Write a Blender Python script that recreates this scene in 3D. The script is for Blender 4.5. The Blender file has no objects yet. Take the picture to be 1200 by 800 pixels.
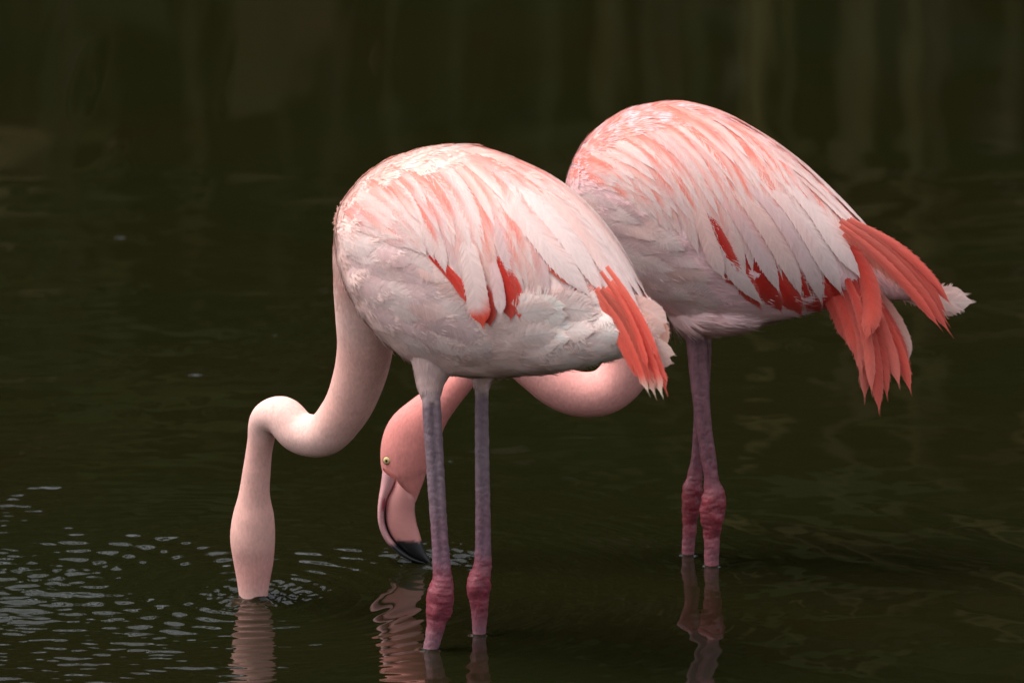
import bpy, bmesh, math, random
import numpy as np
from mathutils import Vector, Matrix
from mathutils.bvhtree import BVHTree
from mathutils.kdtree import KDTree

random.seed(7)
rng = np.random.default_rng(11)
SC = bpy.context.scene
COL = SC.collection

# ------------------------------------------------------------------ camera
PITCH = math.radians(12.0)
LENS, DIST = 400.0, 14.8
FPX = 1200 * LENS / 36.0
FWD = Vector((0, math.cos(PITCH), -math.sin(PITCH)))
RIGHT = Vector((1, 0, 0))
UP = Vector((0, math.sin(PITCH), math.cos(PITCH)))


def raydir(px, py):
    return FWD * FPX + RIGHT * (px - 600) + UP * (400 - py)


CAM = Vector(((535 - 600) / FPX * DIST, 0, 0)) - raydir(535, 754) * (DIST / FPX)
cam_d = bpy.data.cameras.new('camera')
cam_d.lens = LENS
cam_d.sensor_width = 36.0
cam_d.clip_start = 0.5
cam_d.clip_end = 2000
cam_d.dof.use_dof = True
cam_d.dof.focus_distance = DIST + 0.12
cam_d.dof.aperture_fstop = 8.0
cam = bpy.data.objects.new('camera', cam_d)
COL.objects.link(cam)
cam.location = CAM
cam.rotation_euler = (math.pi / 2 - PITCH, 0, 0)
SC.camera = cam

# ------------------------------------------------------------------ light
SUN_EL, SUN_AZ = math.radians(67), math.radians(-88)      # azimuth from +Y towards +X
world = bpy.data.worlds.new('World')
SC.world = world
world.use_nodes = True
wn = world.node_tree.nodes
bg = wn['Background']
sky = wn.new('ShaderNodeTexSky')
sky.sky_type = 'NISHITA'
sky.sun_disc = False
sky.sun_elevation = SUN_EL
sky.sun_rotation = SUN_AZ
sky.air_density = 1.0
sky.dust_density = 4.0
sky.ozone_density = 0.6
hsv = wn.new('ShaderNodeHueSaturation')                    # high thin cloud: a paler, greyer sky
hsv.inputs['Saturation'].default_value = 0.30
world.node_tree.links.new(sky.outputs[0], hsv.inputs['Color'])
world.node_tree.links.new(hsv.outputs[0], bg.inputs[0])
bg.inputs[1].default_value = 0.145
sun_d = bpy.data.lights.new('sun', 'SUN')
sun_d.energy = 1.3
sun_d.angle = math.radians(35)
sun_d.color = (1.0, 0.965, 0.92)
sun = bpy.data.objects.new('sun', sun_d)
COL.objects.link(sun)
sdir = Vector((math.sin(SUN_AZ) * math.cos(SUN_EL), math.cos(SUN_AZ) * math.cos(SUN_EL), math.sin(SUN_EL)))
sun.rotation_euler = sdir.to_track_quat('Z', 'Y').to_euler()
vs = SC.view_settings
vs.view_transform = 'Standard'
vs.look = 'None'
vs.exposure = 0.95
vs.gamma = 1.0
SC.render.engine = 'CYCLES'
SC.cycles.use_denoising = True
SC.cycles.max_bounces = 8
SC.cycles.transparent_max_bounces = 24
SC.cycles.caustics_reflective = False
SC.cycles.caustics_refractive = False


# ------------------------------------------------------------------ helpers
def lin(r, g, b):
    def f(c):
        c /= 255.0
        return c / 12.92 if c <= 0.04045 else ((c + 0.055) / 1.055) ** 2.4
    return (f(r), f(g), f(b))


def W(px, py, y):
    """point seen at photo position (px, py) lying at depth y"""
    d = raydir(px, py)
    return CAM + d * ((y - CAM.y) / d.y)


def G(px, py):
    """point of the water surface seen at (px, py)"""
    d = raydir(px, py)
    return CAM + d * (-CAM.z / d.z)


def link(name, me, mat=None, parent=None):
    o = bpy.data.objects.new(name, me)
    COL.objects.link(o)
    if mat:
        me.materials.append(mat)
    if parent:
        o.parent = parent
        o.matrix_parent_inverse = parent.matrix_world.inverted()
    return o


def empty(name, loc, parent=None):
    o = bpy.data.objects.new(name, None)
    o.empty_display_size = 0.05
    COL.objects.link(o)
    o.location = loc
    o.matrix_world = Matrix.Translation(loc)
    if parent:
        o.parent = parent
        o.matrix_parent_inverse = parent.matrix_world.inverted()
    return o


def np_mesh(name, verts, faces, smooth=True):
    """verts (n,3), faces (m,4) or (m,3) arrays"""
    me = bpy.data.meshes.new(name)
    n, m, k = len(verts), len(faces), faces.shape[1]
    me.vertices.add(n)
    me.vertices.foreach_set('co', np.ascontiguousarray(verts, np.float32).ravel())
    me.loops.add(m * k)
    me.loops.foreach_set('vertex_index', np.ascontiguousarray(faces, np.int32).ravel())
    me.polygons.add(m)
    me.polygons.foreach_set('loop_start', np.arange(0, m * k, k, dtype=np.int32))
    me.polygons.foreach_set('loop_total', np.full(m, k, np.int32))
    me.polygons.foreach_set('use_smooth', np.full(m, smooth))
    me.update(calc_edges=True)
    return me


def set_col(me, cols, name='Col'):
    a = me.color_attributes.new(name, 'FLOAT_COLOR', 'POINT')
    c = np.ones((len(me.vertices), 4), np.float32)
    c[:, :3] = cols
    a.data.foreach_set('color', c.ravel())


def set_val(me, vals, name):
    a = me.attributes.new(name, 'FLOAT', 'POINT')
    a.data.foreach_set('value', np.ascontiguousarray(vals, np.float32))


def spline(pts, n):
    """Catmull-Rom through rows of pts, n samples"""
    P = np.asarray(pts, float)
    d = np.r_[0, np.cumsum(np.linalg.norm(np.diff(P[:, :3], axis=0), axis=1))]
    t = np.linspace(0, d[-1], n)
    m = np.gradient(P, d, axis=0)
    i = np.clip(np.searchsorted(d, t, side='right') - 1, 0, len(P) - 2)
    h = (d[i + 1] - d[i])[:, None]
    u = ((t - d[i])[:, None]) / h
    return ((2*u**3 - 3*u**2 + 1) * P[i] + (u**3 - 2*u**2 + u) * h * m[i]
            + (-2*u**3 + 3*u**2) * P[i+1] + (u**3 - u**2) * h * m[i+1])


# smooth pseudo-noise made of plane waves, vectorised
class Waves:
    def __init__(self, n, f0, f1, seed):
        r = np.random.default_rng(seed)
        k = r.normal(size=(n, 3))
        k /= np.linalg.norm(k, axis=1)[:, None]
        self.k = k * np.exp(r.uniform(np.log(f0), np.log(f1), n))[:, None] * 2 * math.pi
        self.p = r.uniform(0, 6.28, n)
        self.n = n

    def __call__(self, P):
        return np.sin(P @ self.k.T + self.p).sum(1) / math.sqrt(self.n / 2)


# ------------------------------------------------------------------ materials
def new_mat(name):
    m = bpy.data.materials.new(name)
    m.use_nodes = True
    nt = m.node_tree
    return m, nt, nt.nodes, nt.links, nt.nodes['Principled BSDF']


def N(nodes, typ, **kw):
    n = nodes.new(typ)
    for k, v in kw.items():
        setattr(n, k, v)
    return n


def math_n(nt, op, a, b=None, clamp=False):
    n = nt.nodes.new('ShaderNodeMath')
    n.operation = op
    n.use_clamp = clamp
    for i, v in enumerate((a, b)):
        if v is None:
            continue
        if isinstance(v, (int, float)):
            n.inputs[i].default_value = v
        else:
            nt.links.new(v, n.inputs[i])
    return n.outputs[0]


def mat_skin():
    """bird body: downy skin coloured by attribute, scaly wet legs where bare = 1"""
    m, nt, nd, lk, bs = new_mat('bird_body')
    ca = N(nd, 'ShaderNodeVertexColor', layer_name='Col')
    ba = N(nd, 'ShaderNodeAttribute', attribute_name='bare')
    tc = N(nd, 'ShaderNodeTexCoord')
    mp = N(nd, 'ShaderNodeMapping')
    mp.inputs['Scale'].default_value = (190, 190, 120)
    lk.new(tc.outputs['Object'], mp.inputs[0])
    vo = N(nd, 'ShaderNodeTexVoronoi', feature='DISTANCE_TO_EDGE')
    vo.inputs['Scale'].default_value = 1.0
    lk.new(mp.outputs[0], vo.inputs['Vector'])
    no = N(nd, 'ShaderNodeTexNoise')
    no.inputs['Scale'].default_value = 60
    no.inputs['Detail'].default_value = 5
    lk.new(tc.outputs['Object'], no.inputs['Vector'])
    edge = math_n(nt, 'MULTIPLY', math_n(nt, 'SMOOTH_MIN', vo.outputs['Distance'], 0.14), 4.0, True)
    # colour: mottled, scale edges slightly paler on legs
    mp2 = N(nd, 'ShaderNodeMapping')
    mp2.inputs['Scale'].default_value = (330, 330, 150)
    lk.new(tc.outputs['Object'], mp2.inputs[0])
    no2 = N(nd, 'ShaderNodeTexNoise')
    no2.inputs['Scale'].default_value = 1.0
    no2.inputs['Detail'].default_value = 3
    lk.new(mp2.outputs[0], no2.inputs['Vector'])
    v1 = math_n(nt, 'ADD', math_n(nt, 'ADD', math_n(nt, 'MULTIPLY', no.outputs[0], 0.3), math_n(nt, 'MULTIPLY', no2.outputs[0], 0.45)), 0.62)
    pal = math_n(nt, 'MULTIPLY', math_n(nt, 'SUBTRACT', 1.0, edge), ba.outputs['Fac'])
    mx = N(nd, 'ShaderNodeMix', data_type='RGBA', blend_type='MULTIPLY')
    mx.inputs[0].default_value = 1.0
    lk.new(ca.outputs[0], mx.inputs[6])
    cmb = N(nd, 'ShaderNodeCombineColor')
    for i in range(3):
        lk.new(v1, cmb.inputs[i])
    lk.new(cmb.outputs[0], mx.inputs[7])
    mx2 = N(nd, 'ShaderNodeMix', data_type='RGBA')
    lk.new(math_n(nt, 'MULTIPLY', pal, 0.07), mx2.inputs[0])
    lk.new(mx.outputs[2], mx2.inputs[6])
    mx2.inputs[7].default_value = (*lin(205, 180, 190), 1)
    lk.new(mx2.outputs[2], bs.inputs['Base Color'])
    rg = math_n(nt, 'SUBTRACT', 0.9, math_n(nt, 'MULTIPLY', ba.outputs['Fac'], 0.45))
    lk.new(rg, bs.inputs['Roughness'])
    bp = N(nd, 'ShaderNodeBump')
    bp.inputs['Distance'].default_value = 0.0012
    h = math_n(nt, 'ADD', math_n(nt, 'MULTIPLY', edge, ba.outputs['Fac']), math_n(nt, 'ADD', math_n(nt, 'MULTIPLY', no.outputs[0], 0.7), math_n(nt, 'MULTIPLY', no2.outputs[0], 1.1)))
    lk.new(h, bp.inputs['Height'])
    bp.inputs['Strength'].default_value = 0.35
    lk.new(bp.outputs[0], bs.inputs['Normal'])
    return m


def mat_down():
    m, nt, nd, lk, bs = new_mat('down')
    ca = N(nd, 'ShaderNodeVertexColor', layer_name='Col')
    lk.new(ca.outputs[0], bs.inputs['Base Color'])
    bs.inputs['Roughness'].default_value = 0.85
    bs.inputs['Specular IOR Level'].default_value = 0.15
    tr = N(nd, 'ShaderNodeBsdfTranslucent')
    lk.new(ca.outputs[0], tr.inputs[0])
    mx = N(nd, 'ShaderNodeMixShader')
    mx.inputs[0].default_value = 0.12
    lk.new(bs.outputs[0], mx.inputs[1])
    lk.new(tr.outputs[0], mx.inputs[2])
    lk.new(mx.outputs[0], nd['Material Output'].inputs[0])
    return m


def mat_feather(fringe=0.16):
    """vane: fine barbs running to the tip, frayed edge, thin and a little translucent"""
    m, nt, nd, lk, bs = new_mat('feather_vane')
    ca = N(nd, 'ShaderNodeVertexColor', layer_name='Col')
    fs = N(nd, 'ShaderNodeAttribute', attribute_name='fs')      # metres along the quill
    fv = N(nd, 'ShaderNodeAttribute', attribute_name='fv')      # -1..1 across
    fr = N(nd, 'ShaderNodeAttribute', attribute_name='fr')      # random per feather
    av = math_n(nt, 'ABSOLUTE', fv.outputs['Fac'])
    b = math_n(nt, 'SUBTRACT', fs.outputs['Fac'], math_n(nt, 'MULTIPLY', av, 0.012))
    sg = math_n(nt, 'SIGN', fv.outputs['Fac'])
    cx = N(nd, 'ShaderNodeCombineXYZ')
    lk.new(math_n(nt, 'MULTIPLY', b, 900.0), cx.inputs[0])
    lk.new(math_n(nt, 'MULTIPLY', sg, 7.0), cx.inputs[1])
    lk.new(math_n(nt, 'MULTIPLY', fr.outputs['Fac'], 90.0), cx.inputs[2])
    n1 = N(nd, 'ShaderNodeTexNoise')
    n1.inputs['Scale'].default_value = 1.0
    n1.inputs['Detail'].default_value = 2
    lk.new(cx.outputs[0], n1.inputs['Vector'])
    cx2 = N(nd, 'ShaderNodeCombineXYZ')
    lk.new(math_n(nt, 'MULTIPLY', b, 130.0), cx2.inputs[0])
    lk.new(math_n(nt, 'MULTIPLY', sg, 3.0), cx2.inputs[1])
    lk.new(math_n(nt, 'MULTIPLY', fr.outputs['Fac'], 50.0), cx2.inputs[2])
    n2 = N(nd, 'ShaderNodeTexNoise')
    n2.inputs['Scale'].default_value = 1.0
    lk.new(cx2.outputs[0], n2.inputs['Vector'])
    # colour streaks
    v = math_n(nt, 'ADD', math_n(nt, 'MULTIPLY', n1.outputs[0], 0.20),
               math_n(nt, 'ADD', math_n(nt, 'MULTIPLY', n2.outputs[0], 0.24), 0.78))
    cmb = N(nd, 'ShaderNodeCombineColor')
    for i in range(3):
        lk.new(v, cmb.inputs[i])
    mx = N(nd, 'ShaderNodeMix', data_type='RGBA', blend_type='MULTIPLY')
    mx.inputs[0].default_value = 1.0
    lk.new(ca.outputs[0], mx.inputs[6])
    lk.new(cmb.outputs[0], mx.inputs[7])
    col = mx.outputs[2]
    lk.new(col, bs.inputs['Base Color'])
    bs.inputs['Roughness'].default_value = 0.7
    bs.inputs['Specular IOR Level'].default_value = 0.2
    bp = N(nd, 'ShaderNodeBump')
    bp.inputs['Distance'].default_value = 0.0004
    bp.inputs['Strength'].default_value = 0.3
    lk.new(math_n(nt, 'ADD', n1.outputs[0], math_n(nt, 'MULTIPLY', n2.outputs[0], 1.5)), bp.inputs['Height'])
    lk.new(bp.outputs[0], bs.inputs['Normal'])
    tr = N(nd, 'ShaderNodeBsdfTranslucent')
    lk.new(col, tr.inputs[0])
    m1 = N(nd, 'ShaderNodeMixShader')
    m1.inputs[0].default_value = 0.25
    lk.new(bs.outputs[0], m1.inputs[1])
    lk.new(tr.outputs[0], m1.inputs[2])
    lk.new(m1.outputs[0], nd['Material Output'].inputs[0])
    return m


def mat_plain(name, col, rough=0.5, spec=0.5, attr=False, noise=0.0, scale=40):
    m, nt, nd, lk, bs = new_mat(name)
    bs.inputs['Roughness'].default_value = rough
    bs.inputs['Specular IOR Level'].default_value = spec
    if attr:
        ca = N(nd, 'ShaderNodeVertexColor', layer_name='Col')
        src = ca.outputs[0]
    else:
        rgb = N(nd, 'ShaderNodeRGB')
        rgb.outputs[0].default_value = (*col, 1)
        src = rgb.outputs[0]
    if noise:
        no = N(nd, 'ShaderNodeTexNoise')
        no.inputs['Scale'].default_value = scale
        no.inputs['Detail'].default_value = 6
        tc = N(nd, 'ShaderNodeTexCoord')
        lk.new(tc.outputs['Object'], no.inputs['Vector'])
        v = math_n(nt, 'ADD', math_n(nt, 'MULTIPLY', no.outputs[0], 2 * noise), 1 - noise)
        cmb = N(nd, 'ShaderNodeCombineColor')
        for i in range(3):
            lk.new(v, cmb.inputs[i])
        mx = N(nd, 'ShaderNodeMix', data_type='RGBA', blend_type='MULTIPLY')
        mx.inputs[0].default_value = 1.0
        lk.new(src, mx.inputs[6])
        lk.new(cmb.outputs[0], mx.inputs[7])
        src = mx.outputs[2]
        bp = N(nd, 'ShaderNodeBump')
        bp.inputs['Strength'].default_value = 0.3
        bp.inputs['Distance'].default_value = 0.001
        lk.new(no.outputs[0], bp.inputs['Height'])
        lk.new(bp.outputs[0], bs.inputs['Normal'])
    lk.new(src, bs.inputs['Base Color'])
    return m


def mat_water():
    m, nt, nd, lk, bs = new_mat('pond_water')
    tc = N(nd, 'ShaderNodeTexCoord')
    no = N(nd, 'ShaderNodeTexNoise')
    no.inputs['Scale'].default_value = 1.3
    no.inputs['Detail'].default_value = 3
    lk.new(tc.outputs['Object'], no.inputs['Vector'])
    cr = N(nd, 'ShaderNodeValToRGB')
    cr.color_ramp.elements[0].color = (0.0085, 0.0070, 0.0020, 1)
    cr.color_ramp.elements[0].position = 0.3
    cr.color_ramp.elements[1].color = (0.0072, 0.0082, 0.0024, 1)
    cr.color_ramp.elements[1].position = 0.7
    lk.new(no.outputs[0], cr.inputs[0])
    lk.new(cr.outputs[0], bs.inputs['Base Color'])
    bs.inputs['Roughness'].default_value = 0.03
    bs.inputs['IOR'].default_value = 1.33
    return m


M_SKIN = mat_skin()
M_DOWN = mat_down()
M_FEATHER = mat_feather()
M_BILL = mat_plain('bill_horn', None, 0.38, 0.5, attr=True, noise=0.12, scale=120)
M_EYE = mat_plain('eye_iris', lin(214, 190, 128), 0.15, 0.6, noise=0.1, scale=300)
M_PUPIL = mat_plain('eye_pupil', (0.004, 0.004, 0.004), 0.08, 0.6, noise=0.02)
M_RIM = mat_plain('eye_rim', lin(110, 50, 48), 0.6, 0.3, noise=0.1, scale=200)
M_NOSTRIL = mat_plain('nostril_skin', lin(120, 25, 45), 0.5, 0.3, noise=0.1, scale=200)
M_WATER = mat_water()
M_MUD = mat_plain('pond_mud', (0.045, 0.038, 0.022), 0.9, 0.1, noise=0.4, scale=3)
M_WOOD = mat_plain('wood_foliage', None, 0.8, 0.1, attr=True, noise=0.2, scale=1.5)

# ------------------------------------------------------------------ ground, water, far wood
def axis(lo, hi, dlo, dhi, d, grow=1.25, start=None):
    core = np.arange(dlo, dhi + d / 2, d)
    left, right = [], []
    x, s = dlo, start or d
    while x > lo:
        s *= grow
        x -= s
        left.append(max(x, lo))
    x, s = core[-1], start or d
    while x < hi:
        s *= grow
        x += s
        right.append(min(x, hi))
    return np.r_[left[::-1], core, right]


def grid_mesh(name, xs, ys, zf):
    X, Y = np.meshgrid(xs, ys)
    V = np.stack([X.ravel(), Y.ravel(), zf(X.ravel(), Y.ravel())], 1)
    nx, ny = len(xs), len(ys)
    i = (np.arange(ny - 1)[:, None] * nx + np.arange(nx - 1)[None]).ravel()
    F = np.stack([i, i + 1, i + 1 + nx, i + nx], 1)
    return np_mesh(name, V, F)


def ground_z(x, y):
    # an oval pond bed with mud banks that rise to level land and an unseen slope added to close sky gaps
    r = np.sqrt((x / 30.0) ** 2 + ((y - 2.0) / 17.5) ** 2)
    t = np.clip((r - 0.9) / 0.2, 0, 1)
    t = t * t * (3 - 2 * t)
    blocking_hill = np.clip((y - 27) / 40.0, 0, 1) ** 0.8 * 22
    return -0.30 + t * 0.75 + blocking_hill + 0.05 * np.sin(x * 0.7) * np.cos(y * 0.9) * t


gx = axis(-400, 400, -45, 45, 1.5)
gy = axis(-400, 400, -30, 40, 1.5)
ground = link('ground', grid_mesh('ground', gx, gy, ground_z), M_MUD)
ground['kind'] = 'structure'

HEAD_C = G(296, 697)          # where the near bird's neck enters the water
BILL_C = G(500, 658)          # where the far bird's bill touches
RING_C = G(95, 668)           # an earlier dip, its rings still spreading
LEGS_C = [G(504, 762), G(562, 744), G(835, 662), G(807, 650)]


def water_z(x, y):
    z = np.zeros_like(x)
    r = np.random.default_rng(5)

    def planes(n, l0, l1, slope, spread, base):
        h = np.zeros_like(x)
        for _ in range(n):
            lam = math.exp(r.uniform(math.log(l0), math.log(l1)))
            a = base + r.normal() * spread
            k = 2 * math.pi / lam
            h += slope / k * np.sin(k * (x * math.cos(a) + y * math.sin(a)) + r.uniform(0, 6.28))
        return h / math.sqrt(n / 2)

    near = np.exp(-((x / 3.5) ** 2 + (y / 7) ** 2))
    # slow swell from upper left to lower right
    calm = 0.25 + 0.75 / (1 + np.exp((y - 1.3) / 0.25))
    z += planes(10, 0.30, 0.9, 0.012, 0.35, 1.75) * near * calm
    # long low waves running down to the right
    z += planes(7, 0.17, 0.30, 0.024, 0.10, 0.75) * near * calm / (1 + np.exp(-(x - 0.02) / 0.12)) / (1 + np.exp((y - 0.75) / 0.12))
    z += planes(14, 0.10, 0.30, 0.008, 0.6, 1.8) * near
    z += planes(24, 0.03, 0.08, 0.004, 0.9, 1.6) * near
    # small steep chop on the left, where the birds stirred the water
    m = 1 / (1 + np.exp((x + 0.36 + 0.25 * np.sin(y * 2.1)) / 0.07))
    m *= 1 / (1 + np.exp((y - 1.30) / 0.15))
    patch = 0.6 + 0.4 * np.sin(x * 9 + 1.3 * np.sin(y * 5)) * np.sin(y * 4.7 + 2 + x * 3) + 0.25 * np.sin(x * 21 + y * 4) * np.sin(y * 13 - x * 5)
    z += planes(40, 0.016, 0.060, 0.085, 0.28, 1.60) * m * patch
    z += planes(30, 0.012, 0.022, 0.085, 0.40, 1.55) * m * (0.4 + 0.6 * patch)
    # faint patches of ripple, everywhere left of the birds
    m2 = 1 / (1 + np.exp((x + 0.15) / 0.12)) * near
    p2 = np.clip(np.sin(x * 5.1 + 2 * np.sin(y * 1.7)) * np.sin(y * 1.9 + 1 + x * 2), 0, 1) ** 2
    z += planes(24, 0.025, 0.06, 0.085, 0.8, 1.55) * m2 * p2
    # rings
    def rings(c, lam, slope, r0, r1, wob=0.0):
        d = np.sqrt((x - c.x) ** 2 + (y - c.y) ** 2)
        th = np.arctan2(y - c.y, x - c.x)
        w = np.exp(-np.clip(d - r0, 0, None) / r1) * np.clip(d / 0.02, 0, 1)
        k = 2 * math.pi / lam
        am = 0.6 + 0.4 * np.sin(3 * th + 1.1 + d * 4) * np.sin(5 * th + 0.4 - d * 7)
        return slope / k * np.sin(k * (d + wob * np.sin(2 * th + 9 * d))) * w * am
    z += rings(HEAD_C, 0.040, 0.15, 0.20, 0.22, 0.010)
    z += rings(HEAD_C, 0.022, 0.16, 0.06, 0.10, 0.004)
    z += rings(RING_C, 0.052, 0.13, 0.20, 0.22, 0.012) * (0.3 + patch)
    z += rings(RING_C, 0.025, 0.09, 0.10, 0.22, 0.010) * (0.2 + patch)
    z += rings(BILL_C, 0.030, 0.06, 0.02, 0.10, 0.003)
    z += rings(BILL_C, 0.017, 0.10, 0.01, 0.03, 0.003)
    for c in LEGS_C:
        z += rings(c, 0.030, 0.020, 0.02, 0.10, 0.002)
    # water clinging to what stands in it
    for c, rad in zip(LEGS_C + [HEAD_C], (0.011, 0.010, 0.011, 0.010, 0.022)):
        d = np.sqrt((x - c.x) ** 2 + (y - c.y) ** 2)
        z += 0.0022 * np.exp(-np.clip(d - rad, 0, None) / 0.0035)
    # churned water by the bill and the neck
    for c, sx, sy, am in ((HEAD_C, 0.055, 0.06, 0.55), (BILL_C + Vector((0.01, 0.03, 0)), 0.07, 0.07, 0.48),
                          (HEAD_C + Vector((0.05, 0.01, 0)), 0.05, 0.06, 0.25)):
        wgt = np.exp(-((x - c.x) / sx) ** 2 - ((y - c.y) / sy) ** 2)
        z += planes(30, 0.010, 0.030, am, 3.0, 1.5) * wgt
    # a few stray dimples on the still water behind, added and shaped to catch sky as soft glints
    for _ in range(75):
        if _ < 55: c = G(r.uniform(0, 260), r.uniform(10, 520))
        else: c = G(r.uniform(260, 1190), r.uniform(10, 600))
        q = r.uniform(0.006, 0.013); e = r.uniform(0.8, 2.2)
        sel = (np.abs(x - c.x) < q * e * 4) & (np.abs(y - c.y) < q * 4)
        z[sel] += q * r.uniform(0.15, 0.30) * np.exp(-((x[sel] - c.x) / (q * e)) ** 2 - ((y[sel] - c.y) / q) ** 2)
    return z


wx = axis(-70, 70, -0.95, 0.80, 0.0034, 1.3, 0.006)
wy1 = np.arange(-0.62, 0.80, 0.0036)
wy2 = [wy1[-1]]
s = 0.0036
while wy2[-1] < 3.2:
    s = min(s * 1.02, 0.012)
    wy2.append(wy2[-1] + s)
wyf = axis(3.2, 45, 3.2, 3.3, 0.05, 1.3)[2:]
wyn = axis(-45, -0.62, -0.70, -0.62, 0.01, 1.3)
wyn = wyn[wyn < -0.624]
wy = np.unique(np.r_[wyn, wy1, wy2, wyf[wyf > wy2[-1] + 0.02]])
water = link('water', grid_mesh('water', wx, wy, water_z), M_WATER)
water['kind'] = 'structure'


def far_wood():
    r = np.random.default_rng(3)
    V, F, C = [], [], []
    # trunks and stems
    def tube(x, y, z0, h, r0, col, lean):
        n = 7
        base = len(V)
        for k in range(5):
            t = k / 4
            for j in range(n):
                a = 2 * math.pi * j / n
                rr = r0 * (1 - 0.5 * t)
                V.append((x + lean * t * h + rr * math.cos(a), y + rr * math.sin(a), z0 + h * t))
                C.append(col)
        for k in range(4):
            for j in range(n):
                a = base + k * n + j
                b = base + k * n + (j + 1) % n
                F.append((a, b, b + n, a + n))
    cols = [(0.11, 0.085, 0.035), (0.08, 0.06, 0.03), (0.17, 0.135, 0.05), (0.05, 0.045, 0.02), (0.06, 0.07, 0.025)]
    for i in range(230):
        x = r.uniform(-9, 9)
        y = r.uniform(19.8, 21.5)
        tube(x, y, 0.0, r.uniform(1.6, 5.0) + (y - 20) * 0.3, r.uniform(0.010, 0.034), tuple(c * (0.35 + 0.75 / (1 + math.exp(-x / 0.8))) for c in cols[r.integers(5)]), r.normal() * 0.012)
    n = 110000
    x = r.uniform(-45, 45, n)
    y = 20.5 + r.gamma(2.0, 2.5, n)
    hmax = 9.5 + 1.5 * np.sin(x * 0.5) + 1.0 * np.sin(x * 1.3 + 1) + (y - 20) * 0.25
    z = 0.3 + r.uniform(0, 1, n) ** 0.9 * hmax
    up = r.uniform(size=n) < 0.07                       # loose upper crowns, added unseen to soften sky glints on the water
    z = np.where(up, hmax + r.gamma(1.6, 2.4, n), z)
    sz = r.uniform(0.15, 0.55, n)
    a = r.normal(size=(n, 3)); a /= np.linalg.norm(a, axis=1)[:, None]
    b = np.cross(a, r.normal(size=(n, 3))); b /= np.linalg.norm(b, axis=1)[:, None]
    P = np.stack([x, y, z], 1)
    q = np.stack([P - a * sz[:, None], P + b * sz[:, None] * 0.5, P + a * sz[:, None], P - b * sz[:, None] * 0.5], 1)
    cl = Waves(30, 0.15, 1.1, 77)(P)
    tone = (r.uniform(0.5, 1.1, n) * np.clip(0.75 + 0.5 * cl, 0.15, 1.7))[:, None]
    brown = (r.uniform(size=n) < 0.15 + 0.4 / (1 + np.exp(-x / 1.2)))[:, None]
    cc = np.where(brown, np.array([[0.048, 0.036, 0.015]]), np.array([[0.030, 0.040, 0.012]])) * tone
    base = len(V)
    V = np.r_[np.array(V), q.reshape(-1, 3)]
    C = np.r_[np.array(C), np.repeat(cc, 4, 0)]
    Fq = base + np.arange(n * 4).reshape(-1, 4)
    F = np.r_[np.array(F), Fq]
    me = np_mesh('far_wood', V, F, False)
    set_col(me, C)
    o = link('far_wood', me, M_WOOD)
    o['kind'] = 'stuff'
    o['label'] = 'dark wood on the far bank, mirrored in the water'
    o['category'] = 'wood'


far_wood()


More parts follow.
